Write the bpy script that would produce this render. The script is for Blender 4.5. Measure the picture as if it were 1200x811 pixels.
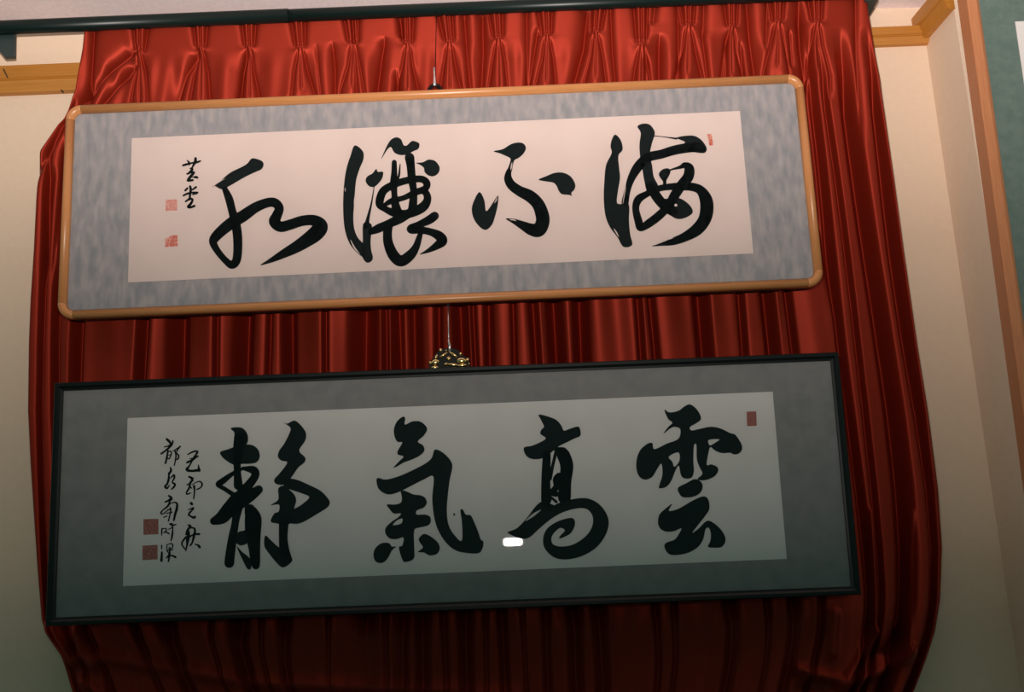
import bpy, bmesh, math
import numpy as np
from mathutils import Vector, Matrix
from mathutils.geometry import tessellate_polygon

# ---------------------------------------------------------------- camera
scene = bpy.context.scene
for o in list(bpy.data.objects):
    bpy.data.objects.remove(o, do_unlink=True)
COL = scene.collection
FPX = 1400.0
CAM = np.array([0.0, -2.6, 1.5])
PITCH, ROLL, YAW = 0.26887, -0.04089, -0.00059


def cam_axes(p, r, yaw):
    fwd = np.array([math.sin(yaw) * math.cos(p), math.cos(yaw) * math.cos(p), math.sin(p)])
    right = np.array([math.cos(yaw), -math.sin(yaw), 0.0])
    up = np.cross(right, fwd)
    return right * math.cos(r) + up * math.sin(r), up * math.cos(r) - right * math.sin(r), fwd


CR, CU, CF = cam_axes(PITCH, ROLL, YAW)
cam_data = bpy.data.cameras.new('camera')
cam_data.sensor_fit = 'HORIZONTAL'
cam_data.sensor_width = 36.0
cam_data.lens = FPX * 36.0 / 1200.0
cam_data.clip_start = 0.05
camera = bpy.data.objects.new('camera', cam_data)
COL.objects.link(camera)
camera.matrix_world = Matrix((
    (CR[0], CU[0], -CF[0], CAM[0]), (CR[1], CU[1], -CF[1], CAM[1]),
    (CR[2], CU[2], -CF[2], CAM[2]), (0, 0, 0, 1)))
scene.camera = camera

# ---------------------------------------------------------------- light
scene.view_settings.view_transform = 'Standard'
scene.view_settings.look = 'None'
scene.view_settings.gamma = 1.0
scene.view_settings.use_curve_mapping = False
scene.view_settings.exposure = 0.0

world = bpy.data.worlds.new('dim_room_light')
scene.world = world
world.use_nodes = True
world.node_tree.nodes['Background'].inputs[0].default_value = (0.34, 1.0, 0.86, 1)
world.node_tree.nodes['Background'].inputs[1].default_value = 0.16

# the photographer's flash: a small rectangular window held above the lens and
# tilted up (its window mirrors in the lower glass); the beam fades away from its axis
fl = bpy.data.lights.new('camera_flash_offscreen', 'AREA')
fl.shape = 'RECTANGLE'
fl.size, fl.size_y = 0.068, 0.03
fl.energy = 112.0
fl.color = (1.0, 0.90, 0.83)
fl.use_nodes = True
nt = fl.node_tree
em = next(n for n in nt.nodes if n.type == 'EMISSION')
geo = nt.nodes.new('ShaderNodeNewGeometry')
sep = nt.nodes.new('ShaderNodeSeparateXYZ')
nt.links.new(geo.outputs['Incoming'], sep.inputs[0])
mr = nt.nodes.new('ShaderNodeMapRange')
mr.inputs['From Min'].default_value = -0.1
mr.inputs['From Max'].default_value = 1.0
nt.links.new(sep.outputs['Z'], mr.inputs['Value'])
ramp = nt.nodes.new('ShaderNodeValToRGB')
nt.links.new(mr.outputs['Result'], ramp.inputs['Fac'])
PROFILE = [(-5, .0005), (-2.5, .003), (0, .026), (2, .058), (4, .083), (7.5, .128), (11.5, .205), (15.6, .33), (20, .56), (26.5, .86), (31, 1.0), (34, .9), (40, .35), (47, .05), (55, 0)]
cr = ramp.color_ramp
cr.interpolation = 'LINEAR'
for i, (deg, val) in enumerate(PROFILE):
    pos = (math.sin(math.radians(deg)) + 0.1) / 1.1
    el = cr.elements[i] if i < 2 else cr.elements.new(pos)
    el.position = pos
    el.color = (val, val, val, 1)
nt.links.new(ramp.outputs['Color'], em.inputs['Strength'])
flash = bpy.data.objects.new('camera_flash_offscreen', fl)
COL.objects.link(flash)
flash.location = (-0.03, -2.56, 1.68)
flash.rotation_euler = (math.radians(90 + 31), 0, 0)


# ---------------------------------------------------------------- pixel helpers
def ray(a, b):
    return CR * (a - 600) / FPX - CU * (b - 405.5) / FPX + CF


def un(a, b, axis, val):
    """point where the view ray of pixel (a, b) meets the plane axis = val"""
    d = ray(a, b)
    return CAM + d * ((val - CAM[axis]) / d[axis])


# ---------------------------------------------------------------- materials
def new_mat(name, color, rough=0.6, metallic=0.0, spec=0.5):
    m = bpy.data.materials.new(name)
    m.use_nodes = True
    b = m.node_tree.nodes['Principled BSDF']
    b.inputs['Base Color'].default_value = (*color, 1)
    b.inputs['Roughness'].default_value = rough
    b.inputs['Metallic'].default_value = metallic
    b.inputs['Specular IOR Level'].default_value = spec
    return m


def nodes(m):
    return m.node_tree, m.node_tree.nodes['Principled BSDF']


def noise_mix(m, c1, c2, scale, stretch=(1, 1, 1), detail=4, lo=0.35, hi=0.65, bump=0.0, bump_scale=None, bump_dist=0.001):
    t, b = nodes(m)
    tc = t.nodes.new('ShaderNodeTexCoord')
    mp = t.nodes.new('ShaderNodeMapping')
    mp.inputs['Scale'].default_value = stretch
    t.links.new(tc.outputs['Object'], mp.inputs['Vector'])
    n = t.nodes.new('ShaderNodeTexNoise')
    n.inputs['Scale'].default_value = scale
    n.inputs['Detail'].default_value = detail
    t.links.new(mp.outputs[0], n.inputs['Vector'])
    r = t.nodes.new('ShaderNodeValToRGB')
    r.color_ramp.elements[0].position, r.color_ramp.elements[1].position = lo, hi
    r.color_ramp.elements[0].color = (*c1, 1)
    r.color_ramp.elements[1].color = (*c2, 1)
    t.links.new(n.outputs['Fac'], r.inputs['Fac'])
    t.links.new(r.outputs['Color'], b.inputs['Base Color'])
    if bump:
        n2 = t.nodes.new('ShaderNodeTexNoise')
        n2.inputs['Scale'].default_value = bump_scale or scale
        n2.inputs['Detail'].default_value = 3
        t.links.new(tc.outputs['Object'], n2.inputs['Vector'])
        bp = t.nodes.new('ShaderNodeBump')
        bp.inputs['Strength'].default_value = bump
        bp.inputs['Distance'].default_value = bump_dist
        t.links.new(n2.outputs['Fac'], bp.inputs['Height'])
        t.links.new(bp.outputs[0], b.inputs['Normal'])
    return m


M = {}
M['wall'] = noise_mix(new_mat('cream_plaster', (.72, .57, .43), .9, 0, .2), (.765, .585, .44), (.785, .60, .455), 60, bump=.35, bump_scale=240, bump_dist=.002)
M['ceiling'] = noise_mix(new_mat('pale_ceiling_board', (.7, .58, .58), .9, 0, .2), (.80, .68, .68), (.86, .74, .74), 90, bump=.2, bump_scale=300)
M['floor'] = noise_mix(new_mat('dark_carpet', (.1, .07, .05), .95, 0, .1), (.10, .06, .045), (.14, .09, .07), 120)
M['wood_trim'] = noise_mix(new_mat('varnished_cedar', (.55, .25, .06), .45), (.40, .15, .018), (.50, .205, .034), 14, (.6, 30, 30), lo=.3, hi=.7)
M['honey_wood'] = noise_mix(new_mat('honey_wood', (.55, .25, .1), .35), (.48, .185, .06), (.56, .235, .082), 10, (2, 40, 40), lo=.3, hi=.7)
M['red_wood'] = noise_mix(new_mat('reddish_wood', (.5, .2, .08), .45), (.47, .17, .07), (.56, .22, .09), 10, (40, 40, 2), lo=.3, hi=.7)
M['board'] = new_mat('dark_backing_board', (.03, .02, .015), .8)
M['black_lacquer'] = new_mat('black_lacquer', (.005, .0075, .007), .4, 0, .22)
M['rail_black'] = new_mat('black_rail', (.003, .010, .009), .36, 0, .28)
M['rail_grey'] = new_mat('dark_teal_metal', (.02, .035, .035), .45)
M['steel'] = new_mat('steel_wire', (.7, .66, .66), .3, .9)
M['black_metal'] = new_mat('black_metal', (.005, .005, .0055), .4, 0, .15)
M['brass'] = new_mat('brass', (.78, .55, .25), .22, 1.0)
M['paper_pink'] = noise_mix(new_mat('aged_pink_paper', (.72, .5, .45), .85, 0, .1), (.64, .495, .465), (.68, .53, .50), 7, detail=5)
M['paper_grey'] = noise_mix(new_mat('pale_grey_paper', (.6, .6, .56), .85, 0, .1), (.71, .64, .635), (.75, .68, .675), 9, detail=5)
M['mat_brocade'] = noise_mix(new_mat('silver_blue_brocade', (.3, .3, .33), .6, 0, .4), (.235, .226, .246), (.38, .322, .326), 40, (1.5, 1, .55), detail=6, lo=.36, hi=.68, bump=.25, bump_scale=500)
M['mat_grey'] = noise_mix(new_mat('grey_mat_cloth', (.2, .2, .19), .8, 0, .2), (.24, .222, .224), (.28, .256, .255), 30, detail=4, bump=.15, bump_scale=600)
M['mat_green'] = noise_mix(new_mat('sage_green_mat', (.09, .13, .11), .85, 0, .1), (.115, .165, .145), (.145, .195, .172), 60)
M['white_paper'] = new_mat('white_paper', (.75, .7, .68), .8)
M['ink'] = new_mat('black_ink', (.005, .0085, .009), .7, 0, .1)
M['dark_nail'] = new_mat('dark_nail', (.05, .03, .02), .6)


def seal_mat(name, red, paper, scale, lo, hi):
    m = new_mat(name, red, .8, 0, .1)
    return noise_mix(m, red, paper, scale, detail=2, lo=lo, hi=hi)


M['seal_a'] = seal_mat('worn_red_seal', (.52, .12, .10), (.70, .42, .37), 420, .38, .62)
M['seal_b'] = seal_mat('red_seal', (.50, .09, .06), (.68, .36, .30), 330, .42, .62)
M['seal_c'] = seal_mat('solid_red_seal', (.31, .085, .075), (.43, .20, .18), 420, .4, .68)

# satin curtain: the lustre is narrow across the folds and long along them
ANI = 0.25
m = new_mat('red_satin', (.315, .0255, .0105), .57, .62, .3)
t, b = nodes(m)
b.inputs['Anisotropic'].default_value = .7
b.inputs['Anisotropic Rotation'].default_value = ANI
tg = t.nodes.new('ShaderNodeTangent')
tg.direction_type = 'UV_MAP'
tg.uv_map = 'weave'
t.links.new(tg.outputs[0], b.inputs['Tangent'])
b.inputs['Sheen Weight'].default_value = 0.0
tc = t.nodes.new('ShaderNodeTexCoord')
wv = t.nodes.new('ShaderNodeTexNoise')
wv.inputs['Scale'].default_value = 700
t.links.new(tc.outputs['Object'], wv.inputs['Vector'])
bp = t.nodes.new('ShaderNodeBump')
bp.inputs['Strength'].default_value = .12
bp.inputs['Distance'].default_value = .0006
t.links.new(wv.outputs['Fac'], bp.inputs['Height'])
t.links.new(bp.outputs[0], b.inputs['Normal'])
M['satin'] = m

# picture glass: see-through sheet with a mirror coat that follows Fresnel
m = bpy.data.materials.new('picture_glass')
m.use_nodes = True
t = m.node_tree
t.nodes.clear()
out = t.nodes.new('ShaderNodeOutputMaterial')
mix = t.nodes.new('ShaderNodeMixShader')
tr = t.nodes.new('ShaderNodeBsdfTransparent')
tr.inputs[0].default_value = (.995, 1, .995, 1)
gl = t.nodes.new('ShaderNodeBsdfGlossy')
gl.inputs['Roughness'].default_value = 0.0
fr = t.nodes.new('ShaderNodeFresnel')
fr.inputs['IOR'].default_value = 1.22
t.links.new(fr.outputs[0], mix.inputs[0])
t.links.new(tr.outputs[0], mix.inputs[1])
t.links.new(gl.outputs[0], mix.inputs[2])
t.links.new(mix.outputs[0], out.inputs['Surface'])
M['glass'] = m


# ---------------------------------------------------------------- mesh helpers
def mesh_obj(name, verts, faces, mat, parent=None, smooth=False):
    me = bpy.data.meshes.new(name)
    me.from_pydata([tuple(map(float, v)) for v in verts], [], faces)
    me.update()
    me.materials.append(M[mat])
    if smooth:
        me.polygons.foreach_set('use_smooth', [True] * len(me.polygons))
    o = bpy.data.objects.new(name, me)
    COL.objects.link(o)
    o.parent = parent
    return o


def bm_obj(name, bm, mat, parent=None, smooth=False):
    bmesh.ops.recalc_face_normals(bm, faces=bm.faces)
    me = bpy.data.meshes.new(name)
    bm.to_mesh(me)
    bm.free()
    me.materials.append(M[mat])
    if smooth:
        me.polygons.foreach_set('use_smooth', [True] * len(me.polygons))
    o = bpy.data.objects.new(name, me)
    COL.objects.link(o)
    o.parent = parent
    return o


def box(name, x0, x1, y0, y1, z0, z1, mat, parent=None, bevel=0.0):
    bm = bmesh.new()
    bmesh.ops.create_cube(bm, size=1.0)
    for v in bm.verts:
        v.co = Vector((x0 + (v.co.x + .5) * (x1 - x0), y0 + (v.co.y + .5) * (y1 - y0), z0 + (v.co.z + .5) * (z1 - z0)))
    if bevel:
        bmesh.ops.bevel(bm, geom=list(bm.edges), offset=bevel, segments=2, affect='EDGES', profile=.6)
    return bm_obj(name, bm, mat, parent)


def prism(name, poly, axis_vec, mat, parent=None, bevel=0.0):
    """extrude a planar polygon of 3-D points along axis_vec"""
    bm = bmesh.new()
    a = [bm.verts.new(p) for p in poly]
    c = [bm.verts.new(Vector(p) + Vector(axis_vec)) for p in poly]
    bm.faces.new(a)
    bm.faces.new(list(reversed(c)))
    n = len(poly)
    for i in range(n):
        bm.faces.new((a[i], c[i], c[(i + 1) % n], a[(i + 1) % n]))
    if bevel:
        bmesh.ops.bevel(bm, geom=list(bm.edges), offset=bevel, segments=2, affect='EDGES', profile=.6)
    return bm_obj(name, bm, mat, parent)


def tube_into(bm, pts, rad, seg=8, closed=False):
    pts = [Vector(p) for p in pts]
    n = len(pts)
    rads = rad if isinstance(rad, (list, tuple)) else [rad] * n
    rings = []
    ref = None
    for i, p in enumerate(pts):
        if closed:
            d = pts[(i + 1) % n] - pts[i - 1]
        else:
            d = pts[min(i + 1, n - 1)] - pts[max(i - 1, 0)]
        d.normalize()
        if ref is None:
            ref = Vector((0, 1, 0)) if abs(d.y) < .9 else Vector((1, 0, 0))
        s = d.cross(ref)
        s.normalize()
        ref2 = s.cross(d)
        ref2.normalize()
        ref = ref2
        rings.append([bm.verts.new(p + (s * math.cos(k * 2 * math.pi / seg) + ref2 * math.sin(k * 2 * math.pi / seg)) * rads[i]) for k in range(seg)])
    for i in range(n if closed else n - 1):
        A, B = rings[i], rings[(i + 1) % n]
        for k in range(seg):
            bm.faces.new((A[k], A[(k + 1) % seg], B[(k + 1) % seg], B[k]))
    if not closed:
        bm.faces.new(rings[0])
        bm.faces.new(list(reversed(rings[-1])))


def tube(name, pts, rad, mat, parent=None, seg=12, closed=False):
    bm = bmesh.new()
    tube_into(bm, pts, rad, seg, closed)
    o = bm_obj(name, bm, mat, parent, True)
    return o


def empty(name, loc):
    o = bpy.data.objects.new(name, None)
    COL.objects.link(o)
    o.location = loc
    o.empty_display_size = .05
    return o


def tag(o, label, cat, group=None):
    o['label'] = label
    o['category'] = cat
    if group:
        o['group'] = group
    return o


def structure(o, label=None):
    o['kind'] = 'structure'
    if label:
        o['label'] = label
    return o


# ---------------------------------------------------------------- setting
CORNER = un(1085, 49, 1, 0.0)
RET = un(1118, 11, 2, CORNER[2])         # front edge of the short return wall
XC, XR_, YR = CORNER[0], RET[0], RET[1]


def ceil_z(x):
    return 3.087 + (x + 1.118) * (-.0272)


structure(box('wall_back', -3.2, XC, 0, .12, 0, 3.25, 'wall'), 'cream plaster wall behind the red curtain')
structure(prism('wall_right', [(XC, 0, 0), (XR_, YR, 0), (XR_ + .12, YR, 0), (XC + .12, .12, 0), (XC, .12, 0)], (0, 0, 3.25), 'wall'),
          'narrow cream wall return beside the curtain')
structure(box('wall_front', XR_ + .12, 3.0, YR, YR + .12, 0, 3.25, 'wall'), 'cream wall behind the green matted picture')
bmc = [(-3.2, .12), (3.0, .12), (3.0, -4.5), (-3.2, -4.5)]
structure(mesh_obj('ceiling', [(x, y, ceil_z(x)) for x, y in bmc] + [(x, y, ceil_z(x) + .1) for x, y in bmc],
                   [(0, 1, 2, 3), (7, 6, 5, 4), (0, 4, 5, 1), (1, 5, 6, 2), (2, 6, 7, 3), (3, 7, 4, 0)], 'ceiling'),
          'pale pinkish ceiling above the curtain rail')
structure(box('floor', -3.2, 3.0, -4.5, .12, -.05, 0, 'floor'), 'dark carpeted floor')


# wooden picture mouldings
def moulding(name, p0, p1, top, mid, bot, out, dirn, n0=None, n1=None):
    """p0/p1 wall points (x, y); profile heights; out = protrusions; dirn = unit normal into the room"""
    prof = [(0, top), (out, top), (out, mid + .003), (out - .006, mid), (out - .004, mid - .004), (out * .55, bot), (0, bot)]
    vs, fs = [], []
    for (p, ext) in ((p0, n0 or dirn), (p1, n1 or dirn)):
        for (o_, z_) in prof:
            vs.append((p[0] + ext[0] * o_, p[1] + ext[1] * o_, z_))
    n = len(prof)
    for i in range(n):
        fs.append((i, (i + 1) % n, n + (i + 1) % n, n + i))
    fs.append(tuple(range(n)))
    fs.append(tuple(range(2 * n - 1, n - 1, -1)))
    bm = bmesh.new()
    bv = [bm.verts.new(v) for v in vs]
    for f in fs:
        bm.faces.new([bv[i] for i in f])
    return bm_obj(name, bm, 'wood_trim')


zlt = un(45, 75, 1, -.035)[2]
zlm = un(45, 91, 1, -.033)[2]
zlb = un(45, 106.5, 1, -.02)[2]
tl = structure(moulding('trim_1', (-3.2, .002), (-.55, .002), zlt, zlm, zlb, .036, (0, -1)), 'varnished wooden moulding left of the curtain')
zrt = un(1050, 29.8, 1, -.03)[2]
zrm = un(1050, 40, 1, -.028)[2]
zrb = un(1060, 51, 1, -.015)[2]
structure(moulding('trim_2', (.55, .002), (XC + .004, .002), zrt, zrm, zrb, .028, (0, -1)), 'varnished wooden moulding right of the curtain')
dx, dy = XR_ - XC, YR
ln = math.hypot(dx, dy)
nrm = (dy / ln, -dx / ln)          # points to -x, into the room
zst = un(1073, 15, 1, -.03)[2]
structure(moulding('trim_3', (XC + .002, .002), (XR_ - nrm[0] * 0 + .002, YR - .002), zst, (zst + CORNER[2]) / 2, CORNER[2], .03, nrm),
          'wooden moulding running along the wall return')
# nail and mark on the left moulding
pn = un(73, 107, 1, -.014)
bm = bmesh.new()
bmesh.ops.create_cone(bm, cap_ends=True, segments=8, radius1=.0022, radius2=.0022, depth=.012,
                      matrix=Matrix.Translation(Vector(pn)) @ Matrix.Rotation(math.pi / 2, 4, 'X'))
bm_obj('nail', bm, 'dark_nail', tl)
pa, pb = un(4, 81, 1, -.037), un(9, 91, 1, -.037)
tube('hook', [pa, (pa + pb) / 2 + np.array([.001, -.004, 0]), pb], .0016, 'dark_nail', tl, 6)

# ---------------------------------------------------------------- curtain rail
RY = -.122
RZ = un(300, 26.5, 1, RY - .004)[2] + .0165
rail = tag(empty('curtain_rail', (0, RY, RZ)), 'long black curtain rail fixed just under the ceiling', 'curtain rail')
xj = un(338, 20, 1, RY)[0]
xe = un(1028, -4, 1, RY)[0]
tube('rail_tube', [(-1.75, 0, 0), (xj, 0, 0)], .0168, 'rail_black', rail, 24)
tube('rail_tube', [(xj - .02, 0, 0), (xe, 0, 0)], .0155, 'rail_black', rail, 24)
box('end_bracket', xe - .03, xe, -.004, -RY, -.024, .012, 'rail_grey', rail, .002)
# hanging bracket on the left
q = [un(a, b_, 1, RY + .01) - np.array([0, RY, RZ]) for a, b_ in ((-25, 34), (17.5, 34), (17, 66), (5, 66.5), (-7, 52), (-25, 50))]
prism('wall_bracket', [tuple(v) for v in q], (0, .012, 0), 'rail_grey', rail, .0015)

# ---------------------------------------------------------------- curtain
CY0 = -.118
edgeL = [(100, 25), (97, 55), (88, 105), (72, 135), (45, 175), (41, 230), (38, 290), (34, 350), (32, 400), (31, 480), (34, 540), (38, 600), (43, 670), (48, 728), (58, 748), (73, 770), (84, 811), (130, 880), (220, 960)]
edgeR = [(1019, -6), (1022, 30), (1030, 100), (1044, 200), (1056, 290), (1072, 400), (1085, 480), (1097, 570), (1102, 640), (1100, 700), (1094, 740), (1085, 770), (1070, 811), (1010, 880), (900, 960)]
EL = np.array([un(a, b_, 1, CY0) for a, b_ in edgeL])
ER = np.array([un(a, b_, 1, CY0) for a, b_ in edgeR])
ztop, zbot = RZ - .006, max(EL[-1][2], ER[-1][2])


def sm_interp(z, P):
    o_ = np.argsort(P[:, 2])
    xs = np.interp(z, P[o_, 2], P[o_, 0])
    k = np.array([1, 2, 3, 2, 1]) / 9.0
    pad = np.pad(xs, 2, mode='edge')
    return np.convolve(pad, k, 'valid')


NR1, NR2, NC = 150, 230, 1400
zs = np.concatenate([np.linspace(ztop, 2.70, NR1, endpoint=False), np.linspace(2.70, zbot, NR2)])
zv = np.linspace(ztop, zbot, 900)
XLz = np.interp(zs, zv[::-1], sm_interp(zv, EL)[::-1])
XRz = np.interp(zs, zv[::-1], sm_interp(zv, ER)[::-1])
XN0, XN1 = -1.045, .868
un_ = np.linspace(0, 1, NC)
xn = XN0 + (XN1 - XN0) * un_
Z = np.repeat(zs[:, None], NC, 1)
XN = np.repeat(xn[None, :], len(zs), 0)
gather = np.clip((un(600, 700, 1, CY0)[2] - zs) / (un(600, 700, 1, CY0)[2] - zbot), 0, 1)
reach = .30 + 1.0 * gather[:, None]
wl = np.clip(1 - (XN - XN0) / reach, 0, 1) ** 1.5
wr = np.clip(1 - (XN1 - XN) / reach, 0, 1) ** 1.5
XLz = XLz - .008
XRz = XRz + .016 * np.clip((3.0 - zs) / .2, .2, 1)
X = XN + wl * (XLz - XN0)[:, None] + wr * (XRz - XN1)[:, None]


def Xof(px, py):
    return un(px, py, 1, CY0)[0]


D = np.zeros_like(X)
# long vertical folds (valleys), read between the two frames
VAL = [(51, 3), (69, 4), (95, 6), (165, 6), (205, 11), (254, 3), (285, 10), (313, 3), (337, 7), (383, 3), (425, 13), (449, 4), (466, 9), (485, 9),
       (513, 4), (538, 8), (557, 3), (575, 5), (601, 3), (626, 5), (654, 8), (683, 8), (749, 4), (767, 4), (828, 8), (872, 4), (903, 7), (931, 4),
       (985, 4.5), (1002, 3.5), (1031, 8), (1062, 7)]
zmid = un(600, 400, 1, CY0)[2]
ztopw = un(600, 60, 1, CY0)[2]
wlow = np.clip((un(600, 130, 1, CY0)[2] - Z) / .25 + .25, 0, 1)
right_side = np.clip((XN - Xof(945, 200)) / .03, 0, 1)
left_side = np.clip((Xof(90, 300) - XN) / .03, 0, 1)
wright = np.clip((un(1000, 30, 1, CY0)[2] - Z) / .2, 0, 1)
wleft = np.clip((un(60, 150, 1, CY0)[2] - Z) / .12, 0, 1)
wfold = np.maximum(np.maximum(wlow * (1 - right_side), right_side * wright), left_side * wleft)
wfold = wfold * (1 - .65 * np.clip((un(600, 705, 1, CY0)[2] - Z) / .06, 0, 1) * np.clip((Xof(990, 740) - XN) / .05, 0, 1))
rng = np.random.RandomState(4)
for k, (px, hw) in enumerate(VAL):
    x0 = Xof(px, 400)
    w = hw * .0019 * 1.15
    dep = min(3.4 * w, .065)
    wander = .004 * np.sin(Z * 5.0 + k * 1.7)
    tt = np.abs(XN + wander - x0) / w
    sq = np.sqrt(tt ** 2 + .02) - .14
    D -= wfold * dep * (.78 * .5 * (1 - sq + np.sqrt((1 - sq) ** 2 + .03)) + .22 * np.exp(-sq * .8))
# gentle swell of the panels
ztw = np.clip((un(600, 45, 1, CY0)[2] - Z) / .05, 0, 1)
D += ztw * (1 - wfold) * (.0030 * np.sin(XN * 61 + 1.3 * np.sin(XN * 17) + Z * 5) + .0018 * np.sin(XN * 127 + 2.0 * np.sin(XN * 9 + 1) - Z * 7))
D += wfold * (.004 * np.sin(XN * 46 + 1.0) + .0025 * np.sin(XN * 83 + Z * 2.0))


def seg_dist(P0, P1):
    ax, az = P0
    bx, bz = P1
    vx, vz = bx - ax, bz - az
    L2 = vx * vx + vz * vz + 1e-12
    t_ = np.clip(((X - ax) * vx + (Z - az) * vz) / L2, 0, 1)
    return np.hypot(X - ax - t_ * vx, Z - az - t_ * vz), t_


def crease(pts, w, amp, grow=(1, 1), fade=0.0):
    """soft ridge (amp > 0) or valley (amp < 0) along a polyline of photo points; w in pixels, amp in mm"""
    global D
    P = [un(a, b_, 1, CY0)[[0, 2]] for a, b_ in pts]
    n = len(P) - 1
    best = np.full_like(X, 9.0)
    tb = np.zeros_like(X)
    for i in range(n):
        d_, t_ = seg_dist(P[i], P[i + 1])
        m_ = d_ < best
        best = np.where(m_, d_, best)
        tb = np.where(m_, (i + t_) / n, tb)
    wid = w * .0019 * (grow[0] + (grow[1] - grow[0]) * tb)
    env = np.ones_like(tb)
    if fade:
        env = np.clip((1 - tb) / fade, 0, 1)
    if amp < 0:
        env = env * np.clip(np.sin(math.pi * tb) * 2.2, 0, 1)
        D += amp * .001 * env * np.exp(-(np.sqrt((best / wid) ** 2 + .03) - .17))
    else:
        D += amp * .001 * env * np.exp(-(best / wid) ** 2)


PLEATS = [((164, 32), (163, 58)), ((234, 29), (235, 53)), ((291, 26), (292, 52)), ((349, 24), (352, 53)), ((411, 21), (414, 47)),
          ((476, 19), (478, 48)), ((522, 17), (527, 46)), ((581, 14), (584, 42)), ((639, 12), (641, 38)), ((701, 9), (698, 34)),
          ((751, 7), (752, 50)), ((806, 5), (807, 26)), ((857, 2), (858, 28)), ((911, 0), (912, 22)), ((956, -2), (958, 22))]
for i, ((xt, yt), (xp, yp)) in enumerate(PLEATS):
    j = rng.uniform(-1, 1, 6)
    crease([(xt, yt - 6), (xp, yp)], 9, 8)
    crease([(xt - 9, yt - 24), (xt - 8, yt), (xp - 5, yp + 6)], 2.6, -13)
    crease([(xt + 9, yt - 24), (xt + 8, yt), (xp + 5, yp + 6)], 2.6, -13)
    crease([(xt, yt - 24), (xp, yp + 4)], 1.7, -11)
    crease([(xp, yp - 3), (xp, yp + 4)], 4.5, -7)
    L = 62 + 8 * j[0]
    crease([(xp, yp + 2), (xp + 1 * j[1], yp + L)], 5, 6.5, (.8, 2.4))
    crease([(xp - 1, yp - 3), (xp - 7 + 2 * j[2], yp + 30), (xp - 13 + 4 * j[3], yp + L), (xp - 17, yp + L + 30)], 1.7, -9, (1, 1.8))
    crease([(xp + 1, yp - 3), (xp + 7 + 2 * j[4], yp + 30), (xp + 13 + 4 * j[5], yp + L), (xp + 17, yp + L + 30)], 1.7, -9, (1, 1.8))
    crease([(xp, yp + 4), (xp + 2 * j[3], yp + L)], 1.3, -4.5, (1, 1.4))
DARK = [([(109, 34), (106, 70), (103, 98)], 4, -13), ([(161, 52), (128, 78), (97, 112)], 5, -20), ([(161, 70), (140, 95), (117, 120)], 4.5, -16),
        ([(234, 56), (218, 85), (207, 118)], 6, -14), ([(291, 55), (284, 85), (281, 115)], 3.5, -10),
        ([(389, 48), (392, 80), (392, 112)], 3.2, -9), ([(412, 28), (415, 60), (418, 108)], 3, -8), ([(451, 42), (446, 70), (441, 108)], 4, -12),
        ([(470, 20), (470, 45)], 3.5, -9), ([(370, 50), (376, 110)], 2.5, -5), ([(543, 25), (547, 60), (551, 102)], 4, -11),
        ([(565, 16), (566, 60), (564, 100)], 5.5, -15), ([(464, 80), (466, 108)], 3, -8),
        ([(691, 12), (684, 55), (671, 102)], 5.5, -15), ([(617, 16), (618, 96)], 3.2, -8), ([(631, 30), (626, 60), (620, 98)], 3.2, -9),
        ([(715, 15), (718, 60), (721, 92)], 2.6, -8), ([(757, 62), (757, 96)], 4, -11), ([(773, 38), (773, 92)], 4, -11),
        ([(794, 6), (796, 90)], 2.5, -8), ([(826, 2), (824, 45)], 4.5, -8), ([(770, 8), (765, 30)], 5, -8), ([(822, 30), (829, 88)], 2.5, -7),
        ([(851, 38), (851, 86)], 3.5, -9), ([(874, 2), (879, 40), (886, 88)], 5.5, -14), ([(868, 45), (872, 88)], 2.5, -7),
        ([(936, 10), (940, 50), (948, 110), (962, 250), (975, 340)], 5.5, -22), ([(900, 5), (898, 60)], 3, -7), ([(926, 30), (930, 80)], 3, -8),
        ([(1003, -5), (1004, 60), (1010, 140)], 4, -7),
        ([(88, 112), (62, 160), (50, 185)], 4.5, -12), ([(75, 150), (66, 230), (60, 300)], 4, -9), ([(60, 190), (56, 240), (52, 300)], 3, -8)]
for pts, w, a in DARK:
    pts = list(pts)
    (ax_, ay_), (bx_, by_) = pts[-2], pts[-1]
    if by_ > 80:                                   # runs on behind the frame
        f_ = 32 / max(by_ - ay_, 1)
        pts[-1] = (bx_ + (bx_ - ax_) * f_, by_ + 32)
    (ax_, ay_), (bx_, by_) = pts[0], pts[1]
    if ay_ < 38 - .041 * ax_ + 12:                 # starts under the rail
        pts[0] = (ax_, ay_ - 22)
    crease(pts, w, a * 1.35)
# slack folds where the bottom is drawn together
BOT = [([(935, 784), (960, 792), (990, 797), (1008, 772), (1026, 742)], 5, 24), ([(985, 806), (1040, 783), (1068, 764)], 6, 26), ([(1020, 770), (1045, 762), (1062, 735)], 6, -18),
       ([(930, 810), (960, 803), (990, 806)], 4, -14), ([(58, 738), (75, 758), (84, 775)], 6, 20), ([(90, 742), (96, 765), (112, 776)], 8, 22),
       ([(84, 745), (90, 770)], 3, -14), ([(96, 798), (115, 811)], 6, 18), ([(120, 770), (300, 800), (600, 812)], 7, 14), ([(978, 720), (976, 765)], 6, 14),
       ([(1020, 600), (1024, 700), (1026, 740)], 4, 14), ([(1070, 600), (1070, 690), (1066, 760)], 2.5, 12)]
for pts, w, a in BOT:
    crease(pts, w, a)
D -= .035 * np.clip((un(600, 735, 1, CY0)[2] - Z) / .25, 0, 1) * np.clip(1 - np.abs(XN + .1) / 1.1, 0, 1) ** .5
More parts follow.
